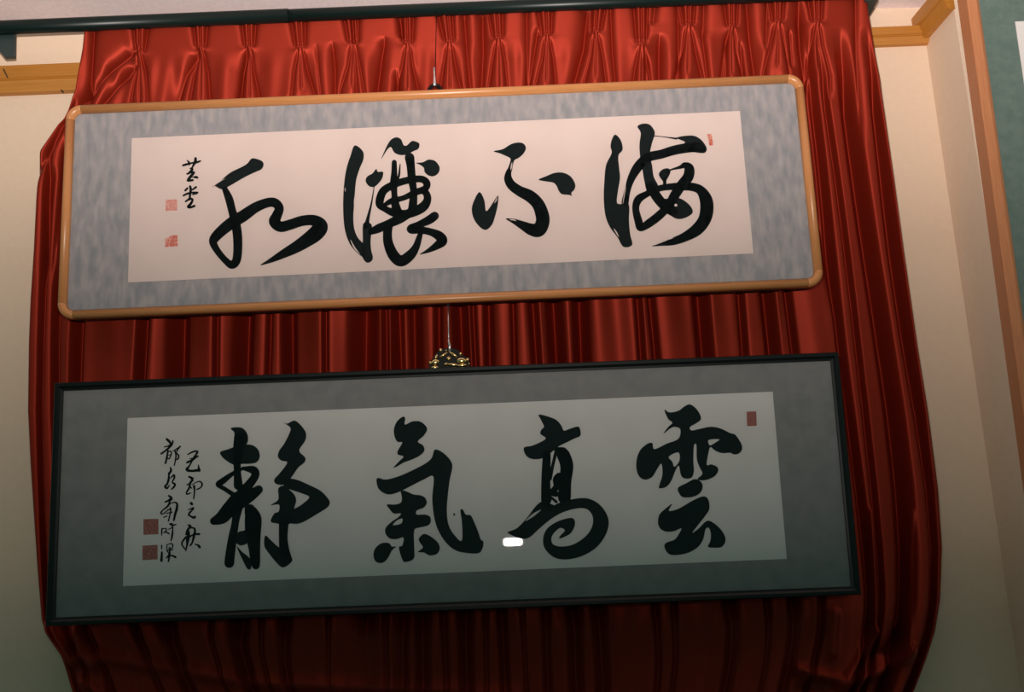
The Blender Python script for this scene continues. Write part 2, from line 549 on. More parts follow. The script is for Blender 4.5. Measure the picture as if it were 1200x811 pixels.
# hems turn back towards the wall
ed = np.minimum(XN - XN0, XN1 - XN)
D -= .03 * np.exp(-(ed / .006) ** 2)
D = np.clip(D, -.085, .034)
Y = CY0 - D
nr, nc = X.shape
co = np.stack([X, Y, Z], -1).reshape(-1, 3)
i0 = (np.arange(nr - 1)[:, None] * nc + np.arange(nc - 1)[None, :]).ravel()
quads = np.stack([i0, i0 + nc, i0 + nc + 1, i0 + 1], -1)
me = bpy.data.meshes.new('curtain')
me.vertices.add(len(co))
me.vertices.foreach_set('co', co.ravel())
me.loops.add(quads.size)
me.loops.foreach_set('vertex_index', quads.ravel().astype(np.int32))
me.polygons.add(len(quads))
me.polygons.foreach_set('loop_start', np.arange(0, quads.size, 4, dtype=np.int32))
me.polygons.foreach_set('loop_total', np.full(len(quads), 4, dtype=np.int32))
me.update(calc_edges=True)
me.validate()
me.polygons.foreach_set('use_smooth', [True] * len(me.polygons))
me.materials.append(M['satin'])
uvl = me.uv_layers.new(name='weave')
li = np.empty(len(me.loops), dtype=np.int32)
me.loops.foreach_get('vertex_index', li)
uvl.data.foreach_set('uv', np.stack([XN.ravel()[li], Z.ravel()[li]], -1).astype(np.float32).ravel())
cur = bpy.data.objects.new('curtain', me)
COL.objects.link(cur)
tag(cur, 'red satin curtain with pinch pleats hanging behind both framed calligraphies', 'curtain')


# ---------------------------------------------------------------- framed calligraphies
class Frame:
    """local axes: x right, y out of the picture plane (towards -normal is the wall), z up; origin at the bottom edge middle"""

    def __init__(self, name, c, W, H, tilt, roll):
        self.c = np.array(c)
        n = np.array([0, -math.cos(tilt), -math.sin(tilt)])
        up = np.array([0, -math.sin(tilt), math.cos(tilt)])
        rt = np.array([1.0, 0, 0])
        self.r = rt * math.cos(roll) + up * math.sin(roll)
        self.u = up * math.cos(roll) - rt * math.sin(roll)
        self.n = n
        self.W, self.H = W, H
        base = self.c - self.u * H / 2
        self.root = bpy.data.objects.new(name, None)
        self.root.empty_display_size = .05
        COL.objects.link(self.root)
        y = -self.n
        self.root.matrix_world = Matrix((
            (self.r[0], y[0], self.u[0], base[0]), (self.r[1], y[1], self.u[1], base[1]),
            (self.r[2], y[2], self.u[2], base[2]), (0, 0, 0, 1)))
        self.base = base

    def at(self, a, b_, front=0.0):
        """photo pixel -> local (x, z) on the sheet lying `front` metres before the picture plane"""
        d = ray(a, b_)
        o_ = self.base + self.n * front
        s = ((o_ - CAM) @ self.n) / (d @ self.n)
        P = CAM + d * s - self.base
        return (P @ self.r, P @ self.u)

    def local(self, P):
        d = np.asarray(P) - self.base
        return (d @ self.r, -(d @ self.n), d @ self.u)

    def sheet(self, name, quad_px, y0, y1, mat, parent):
        """flat board whose corners are read from the photo; y0 (front) .. y1 (back), negative = towards viewer"""
        pts = [self.at(a, b_, -y0) for a, b_ in quad_px]
        return prism(name, [(p[0], y0, p[1]) for p in pts], (0, y1 - y0, 0), mat, parent)


def sweep(name, path, prof, mat, parent):
    """path: list of (point2d, outward2d); prof: list of (outward offset, y)"""
    bm = bmesh.new()
    rings = [[bm.verts.new((p[0] + o_[0] * a, y, p[1] + o_[1] * a)) for a, y in prof] for p, o_ in path]
    n = len(prof)
    for A, B in zip(rings[:-1], rings[1:]):
        for k in range(n):
            bm.faces.new((A[k], A[(k + 1) % n], B[(k + 1) % n], B[k]))
    bm.faces.new(rings[0])
    bm.faces.new(list(reversed(rings[-1])))
    return bm_obj(name, bm, mat, parent, True)


# --- brush writing -----------------------------------------------------------
def catmull(P, closed, sub):
    P = [np.array(p, float) for p in P]
    n = len(P)
    out_ = []
    rngi = range(n) if closed else range(n - 1)
    for i in rngi:
        p0 = P[i - 1] if (closed or i > 0) else P[0]
        p1 = P[i]
        p2 = P[(i + 1) % n]
        p3 = P[(i + 2) % n] if (closed or i + 2 < n) else P[-1]
        for k in range(sub):
            t_ = k / sub
            out_.append(.5 * ((2 * p1) + (p2 - p0) * t_ + (2 * p0 - 5 * p1 + 4 * p2 - p3) * t_ ** 2 + (3 * p1 - p0 - 3 * p2 + p3) * t_ ** 3))
    if not closed:
        out_.append(P[-1])
    return out_


def ink(frame, paper, crop, strokes=(), polys=(), name='brush_character', mat='ink', front=.0022, fat=1.0):
    """strokes: (x, y, width) runs of the brush; polys: (outline, holes...) blobs; in the coordinates of a
    magnified crop = (x0, y0, scale) of the photograph"""
    x0, y0, s = crop
    V, F = [], []

    def put(p):
        a, c_ = frame.at(x0 + p[0] / s, y0 + p[1] / s, front)
        V.append((a, -front, c_))
        return len(V) - 1

    if name == 'signature_character':
        fat = 1.22
    for st in strokes:
        C = catmull([(p[0], p[1], p[2] * fat) for p in st], False, 6)
        L_, R_ = [], []
        for i, p in enumerate(C):
            d = C[min(i + 1, len(C) - 1)][:2] - C[max(i - 1, 0)][:2]
            d = d / (np.linalg.norm(d) + 1e-9)
            nn = np.array([-d[1], d[0]]) * max(p[2], .5) / 2
            L_.append(put(p[:2] + nn))
            R_.append(put(p[:2] - nn))
        for i in range(len(C) - 1):
            F.append((L_[i], L_[i + 1], R_[i + 1], R_[i]))
        for i in list(range(0, len(C), 3)) + [len(C) - 1]:
            p = C[i]
            r_ = max(p[2], .5) / 2 * .985
            F.append(tuple(put(p[:2] + r_ * np.array([math.cos(q_), math.sin(q_)])) for q_ in np.linspace(0, 2 * math.pi, 14, endpoint=False)))
    for pg in polys:
        loops = pg if isinstance(pg[0][0], (tuple, list)) else [pg]
        loops = [catmull(l_, True, 4) for l_ in loops]
        idx = [[put(p) for p in l_] for l_ in loops]
        flat = [i for l_ in idx for i in l_]
        for tri in tessellate_polygon([[Vector((p[0], p[1], 0)) for p in l_] for l_ in loops]):
            F.append(tuple(flat[i] for i in tri))
    o = mesh_obj(name, V, F, mat, paper)
    # turn all faces to the viewer
    me_ = o.data
    bm = bmesh.new()
    bm.from_mesh(me_)
    for f in bm.faces:
        f.normal_update()
        if f.normal.y > 0:
            f.normal_flip()
    bm.to_mesh(me_)
    bm.free()
    return o


def seal(frame, paper, quad, mat):
    return frame.sheet('seal_stamp', quad, -.0020, -.0012, mat, paper)


# ============ upper frame: honey-coloured wood, rounded corners ==============
U = Frame('framed_calligraphy', (-.14867, -.20, 2.50675), 1.62284, .48499, .04744, .00233)
tag(U.root, 'framed calligraphy with rounded honey wood frame and mottled silver brocade border, over the black one', 'picture')
W2, H = U.W / 2, U.H
fw = .0195          # visible width of the wood
rc = .034           # outer corner radius
prof = [(0, .006), (0, -.004), (-.002, -.009), (-.006, -.0125), (-.011, -.0125), (-.016, -.009), (-fw, -.002), (-fw, .006)]


def arc(cx, cz, a0, a1, n=10):
    return [((cx + rc * math.cos(a), cz + rc * math.sin(a)), (math.cos(a), math.sin(a))) for a in np.linspace(a0, a1, n)]


hp = math.pi / 2
for (cx, cz, a0) in ((W2 - rc, H - rc, 0), (-W2 + rc, H - rc, hp), (-W2 + rc, rc, 2 * hp), (W2 - rc, rc, 3 * hp)):
    sweep('frame_corner', arc(cx, cz, a0, a0 + hp), prof, 'honey_wood', U.root)
sweep('frame_rail', [((W2, rc), (1, 0)), ((W2, H - rc), (1, 0))], prof, 'honey_wood', U.root)
sweep('frame_rail', [((-W2, H - rc), (-1, 0)), ((-W2, rc), (-1, 0))], prof, 'honey_wood', U.root)
sweep('frame_rail', [((W2 - rc, H), (0, 1)), ((-W2 + rc, H), (0, 1))], prof, 'honey_wood', U.root)
sweep('frame_rail', [((-W2 + rc, 0), (0, -1)), ((W2 - rc, 0), (0, -1))], prof, 'honey_wood', U.root)


def rounded_board(name, x0, x1, z0, z1, r_, y0, y1, mat, parent):
    pts = []
    for cx, cz, a0 in ((x1 - r_, z1 - r_, 0), (x0 + r_, z1 - r_, hp), (x0 + r_, z0 + r_, 2 * hp), (x1 - r_, z0 + r_, 3 * hp)):
        for a in np.linspace(a0, a0 + hp, 7):
            pts.append((cx + r_ * math.cos(a), y0, cz + r_ * math.sin(a)))
    return prism(name, pts, (0, y1 - y0, 0), mat, parent)


ri = rc - fw
rounded_board('backing_board', -W2 + .004, W2 - .004, .004, H - .004, rc - .004, .0061, .030, 'board', U.root)
rounded_board('brocade_mat', -W2 + fw - .003, W2 - fw + .003, fw - .003, H - fw + .003, ri + .003, 0, .006, 'mat_brocade', U.root)
rounded_board('glass_pane', -W2 + fw - .003, W2 - fw + .003, fw - .003, H - fw + .003, ri + .003, -.006, -.0045, 'glass', U.root)
PU = U.sheet('paper', [(154.5, 162), (867, 130), (883, 297), (150, 331)], -.0012, .0005, 'paper_pink', U.root)

ink(U, PU, (230, 170, 5.069),
    strokes=[[(170, 262, 34), (195, 320, 48), (213, 390, 48), (230, 450, 56), (243, 520, 56), (247, 600, 54), (240, 680, 52), (213, 712, 48), (178, 690, 40), (130, 635, 40),
              (101, 582, 46), (110, 552, 58), (150, 510, 64), (210, 462, 70), (280, 420, 70), (350, 372, 62), (420, 343, 56), (466, 343, 56), (493, 375, 54), (478, 420, 60), (465, 455, 68),
              (500, 485, 64), (560, 472, 62), (630, 450, 62), (700, 448, 66), (738, 482, 88), (710, 525, 92), (650, 570, 80), (590, 608, 68), (520, 645, 52), (450, 682, 30), (385, 712, 6)]],
    polys=[[(90, 250), (140, 215), (200, 165), (270, 130), (305, 108), (325, 82), (350, 80), (390, 95), (400, 118), (385, 145), (340, 165), (280, 195), (220, 230), (185, 250), (160, 264), (130, 255), (112, 244)]])
ink(U, PU, (390, 155, 5.069),
    strokes=[[(245, 325, 5), (230, 420, 10), (209, 510, 20), (200, 560, 34)],
             [(365, 178, 30), (365, 240, 36), (362, 300, 44), (366, 370, 36), (372, 430, 50), (385, 480, 60)], [(400, 190, 6), (394, 250, 14), (385, 280, 14)],
             [(456, 150, 58), (463, 200, 50), (470, 280, 48), (480, 350, 42), (477, 420, 50), (468, 480, 50)],
             [(280, 395, 50), (304, 345, 48), (370, 308, 44), (450, 284, 42), (525, 278, 42), (558, 302, 44), (548, 335, 40), (490, 358, 40), (420, 390, 32), (350, 408, 36), (305, 434, 22)],
             [(280, 395, 50), (280, 430, 48), (310, 455, 38), (370, 480, 50), (450, 484, 52), (530, 448, 58), (561, 405, 48), (556, 365, 42), (530, 345, 38)],
             [(470, 470, 50), (400, 512, 58), (330, 545, 50), (270, 572, 52), (225, 592, 36)],
             [(330, 550, 56), (325, 600, 54), (330, 660, 58), (360, 730, 66), (405, 765, 66), (460, 730, 60), (495, 680, 44), (515, 620, 34), (527, 590, 22)],
             [(605, 497, 52), (570, 522, 52), (510, 550, 42), (465, 575, 54), (520, 580, 46), (580, 592, 44), (630, 615, 58), (650, 645, 62), (620, 672, 48), (570, 702, 26), (520, 724, 5)]],
    polys=[[(130, 78), (178, 112), (182, 160), (160, 215), (140, 280), (132, 350), (128, 420), (122, 500), (127, 570), (148, 625), (185, 670), (190, 735), (172, 738), (120, 690), (90, 640), (70, 570), (62, 480), (62, 380), (70, 280), (85, 200), (105, 140)],
           [(180, 545), (215, 538), (233, 560), (225, 640), (228, 700), (238, 740), (230, 765), (205, 775), (182, 755), (175, 720), (178, 640)],
           [(195, 290), (205, 262), (235, 245), (258, 218), (268, 235), (298, 235), (295, 270), (275, 300), (245, 325), (215, 320)],
           [(288, 160), (310, 105), (340, 50), (375, 30), (405, 42), (420, 75), (440, 78), (470, 52), (500, 58), (515, 70), (508, 98), (480, 112), (440, 132), (400, 135), (365, 120), (345, 88), (320, 108)],
           [(495, 182), (535, 178), (570, 162), (610, 172), (635, 210), (625, 245), (595, 262), (565, 255), (545, 235), (540, 210), (515, 192)]])
ink(U, PU, (540, 150, 5.069),
    strokes=[[(284, 258, 30), (281, 300, 48), (302, 340, 56), (350, 375, 62), (410, 405, 72), (457, 450, 74), (482, 510, 80), (486, 560, 82), (462, 605, 84), (420, 603, 72), (370, 580, 52), (320, 556, 32), (272, 540, 8)]],
    polys=[[(195, 138), (250, 125), (300, 95), (345, 86), (375, 95), (387, 122), (370, 155), (340, 180), (318, 192), (308, 230), (300, 265), (280, 272), (276, 250), (289, 215), (295, 182), (265, 165), (230, 150)],
           [(110, 380), (140, 430), (148, 490), (165, 482), (195, 437), (222, 402), (220, 455), (205, 520), (185, 575), (150, 605), (115, 590), (80, 545), (65, 490), (75, 440)],
           [(462, 307), (510, 285), (560, 266), (610, 266), (655, 290), (680, 335), (675, 365), (657, 385), (660, 402), (640, 397), (600, 393), (580, 370), (570, 345), (550, 325), (510, 318)]])
ink(U, PU, (700, 140, 5.069),
    strokes=[[(165, 490, 44), (180, 420, 36), (202, 350, 46), (243, 280, 58), (300, 226, 56), (380, 206, 54), (460, 182, 56), (540, 168, 58), (600, 165, 58), (628, 178, 34)],
             [(338, 97, 5), (400, 104, 5), (470, 114, 12)],
             [(316, 395, 56), (350, 455, 60), (400, 515, 58), (450, 548, 56)],
             [(290, 445, 38), (244, 475, 48), (228, 530, 42), (246, 610, 48), (256, 645, 40), (305, 618, 50), (370, 568, 52), (420, 515, 50), (460, 450, 58), (500, 390, 60), (540, 340, 64), (545, 290, 58), (518, 272, 36), (494, 283, 22), (440, 298, 10), (410, 315, 14)],
             [(400, 350, 22), (400, 395, 20)],
             [(285, 447, 38), (360, 412, 38), (430, 400, 40), (500, 398, 48), (560, 400, 50), (612, 420, 56), (645, 475, 76), (650, 540, 80), (634, 600, 76), (590, 655, 72), (520, 698, 56), (450, 725, 44), (390, 740, 22), (328, 752, 4)]],
    polys=[[(108, 90), (140, 125), (150, 180), (125, 215), (130, 290), (135, 350), (122, 430), (120, 500), (185, 500), (188, 600), (195, 680), (207, 745), (155, 757), (120, 700), (75, 640), (48, 570), (38, 470), (42, 360), (52, 270), (85, 200), (78, 160), (88, 115)],
           [(470, 108), (560, 95), (610, 115), (640, 150), (650, 180), (630, 200), (560, 192), (500, 182), (485, 155), (522, 135)],
           [(238, 42), (270, 25), (310, 30), (338, 65), (340, 95), (325, 140), (312, 210), (325, 270), (335, 340), (360, 400), (300, 430), (280, 370), (268, 300), (255, 230), (250, 150), (258, 80)],
           [[(370, 480), (420, 555), (470, 590), (520, 585), (562, 560), (565, 535), (540, 500), (490, 468), (440, 470)], [(457, 508), (468, 500), (476, 512), (464, 517)]],
           [(365, 325), (385, 298), (420, 290), (435, 310), (420, 345), (400, 372), (380, 355)]])
K3 = (205, 180, 11.58)
ink(U, PU, K3, strokes=[[(110, 160, 24), (160, 145, 26), (220, 130, 20), (290, 120, 26), (345, 100, 18)], [(165, 90, 10), (190, 120, 24), (195, 150, 20)],
                        [(280, 65, 30), (275, 110, 32), (245, 170, 22), (225, 205, 22)], [(205, 200, 14), (235, 215, 30), (190, 265, 26), (165, 275, 20)],
                        [(215, 260, 20), (260, 255, 24), (215, 310, 34), (175, 365, 26), (240, 360, 26)], [(245, 320, 14), (290, 320, 30), (310, 330, 16)]], name='signature_character')
ink(U, PU, K3, strokes=[[(140, 500, 24), (170, 470, 22)], [(205, 445, 26), (215, 490, 30), (205, 560, 26), (200, 620, 28)], [(285, 455, 26), (240, 490, 18)],
                        [(115, 570, 20), (165, 545, 24), (230, 530, 22), (305, 530, 24)], [(295, 540, 20), (240, 555, 16)],
                        [(145, 650, 20), (200, 615, 26), (240, 625, 24), (215, 680, 30), (180, 720, 30), (210, 730, 26), (265, 710, 26)]], name='signature_character')
for crop, st in (((230, 170, 5.069), [[(92, 252, 2), (125, 225, 5), (170, 200, 2)], [(385, 704, 2), (430, 668, 7), (490, 632, 2)]]),
                 ((390, 155, 5.069), [[(106, 640, 2), (128, 685, 9), (160, 722, 2)], [(73, 330, 2), (73, 340, 5), (74, 352, 2)], [(131, 380, 2), (129, 400, 6), (126, 430, 2)]]),
                 ((540, 150, 5.069), [[(290, 545, 2), (310, 545, 7), (330, 552, 2)], [(304, 205, 2), (301, 228, 9), (297, 250, 2)], [(218, 412, 2), (210, 430, 6), (200, 446, 2)]]),
                 ((700, 140, 5.069), [[(160, 385, 2), (150, 430, 8), (140, 505, 3)], [(170, 400, 2), (160, 450, 4), (152, 500, 2)], [(98, 648, 2), (112, 670, 8), (128, 698, 2)], [(345, 745, 2), (390, 722, 6), (450, 705, 2)]])):
    for one in st:
        ink(U, PU, crop, strokes=[one], name='dry_brush_streak', mat='paper_pink', front=.0026)
seal(U, PU, [(194, 234), (207.5, 233.5), (207.5, 246.5), (194, 247)], 'seal_a')
seal(U, PU, [(193.5, 280), (201, 276), (208, 275.5), (208, 288.5), (193.5, 289.5)], 'seal_b')
seal(U, PU, [(828.5, 157.2), (834, 157), (836, 170), (831.5, 170.5)], 'seal_b')

# ============ lower frame: thin black lacquer ================================
Lc = (-.13824, -.20, 1.87167)
bw = .0165
Lf = Frame('framed_calligraphy', Lc, 1.57746 + 2 * bw, .45467 + 2 * bw, .06951, -.00178)
tag(Lf.root, 'framed calligraphy with thin black square frame and plain grey border, hung below the wooden one', 'picture')
W2, H = Lf.W / 2, Lf.H
prof = [(0, .006), (0, -.008), (-.002, -.011), (-.008, -.011), (-.0125, -.007), (-bw, -.006), (-bw, .006)]
cs = [(W2, 0), (W2, H), (-W2, H), (-W2, 0)]
ds = [(1, -1), (1, 1), (-1, 1), (-1, -1)]
for i in range(4):
    j = (i + 1) % 4
    o = sweep('frame_rail', [(cs[i], ds[i]), (cs[j], ds[j])], prof, 'black_lacquer', Lf.root)
    o.data.polygons.foreach_set('use_smooth', [False] * len(o.data.polygons))
box('backing_board', -W2 + .005, W2 - .005, .0061, .028, .005, H - .005, 'board', Lf.root)
box('cloth_mat', -W2 + bw - .003, W2 - bw + .003, 0, .006, bw - .003, H - bw + .003, 'mat_grey', Lf.root)
box('glass_pane', -W2 + bw - .003, W2 - bw + .003, -.0055, -.0040, bw - .003, H - bw + .003, 'glass', Lf.root)
PL = Lf.sheet('paper', [(149.5, 490), (905.5, 459), (922, 655), (144, 687)], -.0012, .0005, 'paper_grey', Lf.root)

ink(Lf, PL, (230, 480, 4.268),
    strokes=[[(222, 140, 60), (212, 190, 55), (205, 240, 44), (205, 300, 36), (210, 380, 46)],
             [(240, 295, 20), (285, 303, 42), (295, 330, 40), (265, 375, 45), (232, 415, 60)], [(237, 292, 16), (180, 322, 22), (132, 358, 32), (108, 375, 24), (142, 397, 22), (185, 425, 24)],
             [(312, 400, 44), (270, 430, 60), (220, 450, 90), (172, 490, 74), (130, 538, 66), (88, 558, 40)],
             [(205, 490, 56), (196, 560, 38), (182, 640, 44), (170, 720, 48), (165, 768, 50)], [(268, 500, 56), (284, 545, 84), (284, 620, 78), (291, 700, 58), (295, 760, 50), (298, 780, 40)],
             [(438, 560, 50), (435, 640, 44), (440, 700, 50), (450, 745, 56)]],
    polys=[[(172, 95), (200, 88), (235, 95), (258, 130), (250, 175), (190, 190), (188, 150), (190, 115)],
           [(120, 212), (160, 198), (210, 180), (270, 175), (305, 195), (318, 228), (308, 258), (280, 270), (225, 272), (185, 275), (150, 255), (128, 235)],
           [(190, 640), (212, 612), (235, 606), (262, 600), (270, 640), (255, 668), (225, 680), (200, 668)], [(202, 685), (230, 712), (268, 745), (275, 790), (260, 800), (240, 770)],
           [(435, 65), (455, 70), (490, 55), (520, 75), (548, 115), (545, 155), (515, 205), (545, 240), (540, 265), (510, 290), (475, 340), (440, 375), (400, 372), (390, 350), (420, 315), (455, 265), (425, 255), (408, 235), (415, 205), (440, 170), (465, 120), (470, 90)],
           [(440, 345), (500, 350), (560, 375), (620, 405), (655, 440), (668, 465), (655, 490), (600, 525), (540, 560), (500, 572), (460, 560), (480, 505), (520, 480), (565, 440), (530, 420), (470, 400), (440, 385)],
           [(410, 395), (440, 380), (465, 400), (490, 425), (500, 455), (490, 495), (480, 560), (440, 580), (405, 570), (372, 560), (390, 520), (412, 510), (413, 475), (372, 478), (410, 450)],
           [(345, 630), (375, 655), (415, 690), (450, 700), (475, 735), (478, 760), (435, 790), (400, 765), (360, 715), (340, 680)]])
ink(Lf, PL, (410, 480, 4.268),
    polys=[[(265, 35), (277, 45), (275, 75), (310, 60), (345, 58), (370, 72), (387, 98), (370, 130), (340, 160), (365, 178), (373, 205), (350, 230), (310, 250), (270, 265), (235, 285), (218, 290), (245, 260), (268, 235), (240, 225), (240, 205), (262, 165), (240, 162), (225, 140), (220, 100), (235, 60)],
           [(133, 350), (145, 342), (180, 350), (240, 335), (310, 305), (380, 268), (410, 240), (425, 200), (465, 215), (500, 250), (513, 285), (500, 350), (490, 430), (485, 510), (495, 580), (525, 630), (560, 655), (560, 560), (552, 505), (565, 500), (580, 525), (605, 530), (625, 570), (645, 620), (655, 650), (668, 660), (665, 690), (645, 718), (590, 718), (530, 705), (480, 665), (440, 600), (420, 530), (412, 440), (418, 335), (370, 350), (310, 380), (250, 410), (200, 425), (165, 415), (140, 390)],
           [[(255, 405), (285, 410), (320, 425), (350, 428), (375, 440), (385, 465), (370, 490), (335, 505), (335, 525), (375, 525), (400, 535), (405, 560), (390, 580), (350, 590), (322, 605), (322, 690), (320, 745), (280, 763), (262, 750), (245, 690), (262, 680), (268, 640), (235, 648), (200, 645), (178, 620), (180, 590), (210, 560), (240, 540), (255, 520), (220, 520), (200, 500), (185, 475), (225, 475), (255, 465), (260, 440)],
            [(215, 578), (235, 555), (262, 545), (256, 570)]],
           [(118, 720), (130, 690), (160, 668), (195, 668), (210, 685), (232, 685), (210, 705), (195, 735), (175, 760), (150, 768), (125, 755)],
           [(345, 645), (370, 622), (405, 635), (440, 665), (450, 695), (435, 722), (400, 730), (370, 715), (340, 712), (365, 690), (350, 665)],
           [(517, 522), (524, 519), (527, 527), (520, 530)]])
ink(Lf, PL, (570, 480, 4.268),
    strokes=[[(302, 225, 40), (299, 300, 44), (297, 380, 46), (300, 450, 54)], [(384, 225, 66), (402, 280, 66), (395, 360, 60), (390, 440, 66)], [(350, 200, 26), (385, 205, 34)],
             [(352, 198, 18), (334, 270, 16), (318, 345, 20)], [(362, 330, 30), (350, 350, 36), (352, 385, 34), (325, 415, 26), (348, 422, 30)], [(325, 440, 12), (350, 462, 14)], [(305, 480, 30), (340, 492, 24)]],
    polys=[[(262, 25), (310, 35), (350, 52), (375, 80), (388, 105), (420, 95), (455, 85), (468, 95), (470, 130), (440, 145), (400, 165), (360, 185), (330, 210), (300, 235), (260, 248), (220, 245), (195, 225), (188, 190), (230, 180), (285, 155), (295, 140), (270, 122), (275, 100), (288, 85), (272, 50)],
           [(105, 615), (150, 595), (200, 545), (245, 485), (275, 460), (300, 455), (318, 490), (355, 470), (420, 450), (500, 443), (560, 470), (600, 520), (612, 570), (595, 630), (550, 690), (480, 732), (400, 750), (340, 740), (295, 700), (283, 650), (300, 600), (345, 565), (400, 545), (435, 545), (443, 575), (425, 615), (395, 635), (365, 645), (370, 630), (392, 605), (370, 592), (340, 615), (325, 645), (335, 675), (380, 685), (440, 672), (500, 630), (530, 580), (530, 530), (500, 497), (450, 495), (380, 515), (320, 550), (260, 600), (215, 640), (170, 645)]])
ink(Lf, PL, (720, 465, 4.268),
    polys=[[[(250, 64), (275, 78), (320, 70), (350, 48), (378, 38), (408, 58), (428, 88), (432, 115), (405, 135), (378, 152), (385, 168), (420, 162), (480, 150), (530, 158), (580, 182), (605, 190), (635, 235), (638, 265), (620, 285), (595, 288), (580, 280), (540, 282), (505, 270), (480, 252), (470, 285), (462, 340), (485, 338), (515, 352), (518, 375), (495, 402), (450, 418), (415, 412), (440, 385), (425, 350), (412, 310), (410, 242), (398, 245), (395, 320), (398, 370), (385, 405), (350, 408), (332, 390), (322, 345), (305, 370), (285, 420), (260, 450), (225, 458), (225, 440), (240, 390), (235, 335), (215, 360), (190, 400), (155, 415), (125, 400), (110, 360), (112, 310), (130, 265), (165, 235), (190, 232), (200, 262), (260, 235), (320, 210), (330, 165), (310, 152), (285, 155), (245, 185), (270, 150), (290, 130), (268, 110)],
            [(272, 300), (320, 278), (325, 320), (300, 350), (290, 325)], [(472, 216), (525, 213), (500, 232), (477, 243)]],
           [(318, 455), (360, 432), (400, 412), (430, 422), (442, 448), (430, 480), (395, 500), (345, 503), (325, 485)],
           [(290, 535), (272, 570), (320, 560), (390, 520), (445, 498), (470, 515), (475, 560), (455, 595), (420, 640), (390, 680), (420, 660), (455, 625), (480, 622), (520, 650), (550, 690), (555, 725), (535, 752), (500, 755), (468, 750), (480, 720), (482, 680), (470, 655), (455, 665), (445, 710), (420, 750), (370, 780), (310, 792), (270, 785), (250, 750), (260, 730), (300, 715), (320, 690), (335, 658), (300, 672), (260, 675), (230, 660), (218, 630), (225, 590), (255, 560)]])
K1, K2 = (185, 505, 10.13), (185, 580, 10.13)
for crop, st in (
    (K1, [[(105, 98, 22), (130, 120, 26), (150, 145, 20)], [(180, 115, 14), (165, 160, 22), (120, 210, 20), (70, 250, 18), (40, 270, 20)], [(75, 190, 10), (120, 180, 14), (165, 150, 14)],
          [(120, 225, 14), (110, 300, 20), (90, 385, 18)], [(110, 255, 10), (150, 240, 12), (160, 270, 14), (135, 330, 12), (115, 325, 10)], [(130, 290, 8), (155, 280, 8)],
          [(200, 230, 14), (215, 300, 16), (195, 410, 12)], [(180, 240, 10), (230, 210, 14), (265, 185, 16)], [(255, 195, 14), (220, 255, 12), (245, 290, 16), (240, 330, 16), (215, 340, 10)]]),
    (K1, [[(150, 435, 14), (155, 470, 24), (130, 520, 16)], [(125, 495, 10), (130, 560, 22), (110, 630, 20), (85, 660, 22), (110, 680, 20), (140, 640, 8)],
          [(150, 560, 10), (190, 525, 20), (195, 560, 18), (170, 610, 14), (200, 630, 22), (195, 660, 20), (165, 690, 16)]]),
    (K1, [[(355, 280, 12), (400, 255, 16), (450, 240, 18), (470, 255, 20), (430, 310, 18)], [(380, 330, 8), (430, 320, 14), (475, 300, 18)], [(470, 300, 16), (400, 350, 24), (345, 375, 20)],
          [(405, 360, 14), (370, 420, 18), (345, 460, 30), (400, 475, 24), (490, 465, 30)], [(480, 405, 10), (490, 470, 30)]]),
    (K1, [[(370, 545, 20), (400, 560, 26), (410, 590, 22)], [(420, 560, 14), (385, 620, 20), (345, 640, 12)], [(385, 600, 14), (375, 670, 20), (340, 730, 16), (350, 750, 16), (390, 735, 10)],
          [(375, 660, 20), (400, 680, 12)], [(405, 640, 8), (455, 610, 10), (500, 600, 14), (525, 630, 18), (510, 670, 14), (465, 695, 14)], [(430, 655, 24), (435, 720, 16), (425, 805, 14)]]),
    (K2, [[(130, 10, 18), (160, 40, 26), (120, 70, 20), (85, 85, 14)], [(90, 80, 14), (165, 55, 16)], [(145, 70, 18), (120, 130, 20), (60, 180, 14), (35, 215, 16), (60, 225, 12), (110, 190, 10)],
          [(130, 120, 8), (180, 90, 12), (225, 100, 20), (225, 160, 26), (205, 230, 24), (190, 300, 20)], [(145, 150, 14), (150, 200, 14), (125, 310, 14)], [(115, 180, 14), (160, 170, 12)], [(100, 220, 10), (170, 205, 12)], [(70, 265, 12), (110, 250, 10)]]),
    (K2, [[(50, 400, 16), (45, 440, 14), (45, 480, 10)], [(50, 405, 8), (95, 400, 12), (95, 440, 12), (60, 450, 8)], [(80, 430, 10), (130, 460, 16)], [(145, 345, 20), (175, 360, 18), (215, 350, 12)],
          [(165, 340, 18), (175, 400, 14), (170, 480, 20), (155, 545, 12)], [(120, 410, 8), (180, 385, 12)]]),
    (K2, [[(45, 600, 14), (45, 640, 12)], [(48, 680, 18), (42, 780, 26)], [(110, 590, 12), (105, 640, 10), (130, 700, 10)], [(110, 590, 8), (170, 580, 14), (170, 630, 12), (120, 640, 8)], [(105, 665, 10), (175, 650, 12)],
          [(140, 620, 12), (140, 700, 18), (125, 790, 16)], [(105, 745, 12), (160, 720, 16), (210, 740, 22)], [(135, 700, 10), (100, 750, 10)]]),
    (K2, [[(395, 100, 30), (405, 110, 26)], [(365, 175, 12), (425, 155, 16), (375, 215, 20), (365, 245, 16)], [(370, 240, 14), (420, 270, 24), (440, 260, 24)]]),
    (K2, [[(365, 360, 20), (385, 375, 26), (350, 420, 20), (335, 470, 18)], [(360, 420, 20), (365, 470, 30), (355, 520, 36), (345, 600, 18), (330, 660, 14)], [(335, 500, 20), (295, 550, 18), (285, 590, 16), (320, 640, 14)],
          [(380, 390, 14), (430, 395, 18), (440, 430, 22), (430, 480, 26), (410, 560, 18), (385, 600, 16)], [(370, 500, 16), (430, 470, 18), (490, 465, 22)], [(440, 585, 10), (480, 600, 22), (495, 620, 26)]])):
    ink(Lf, PL, crop, strokes=st, name='signature_character')
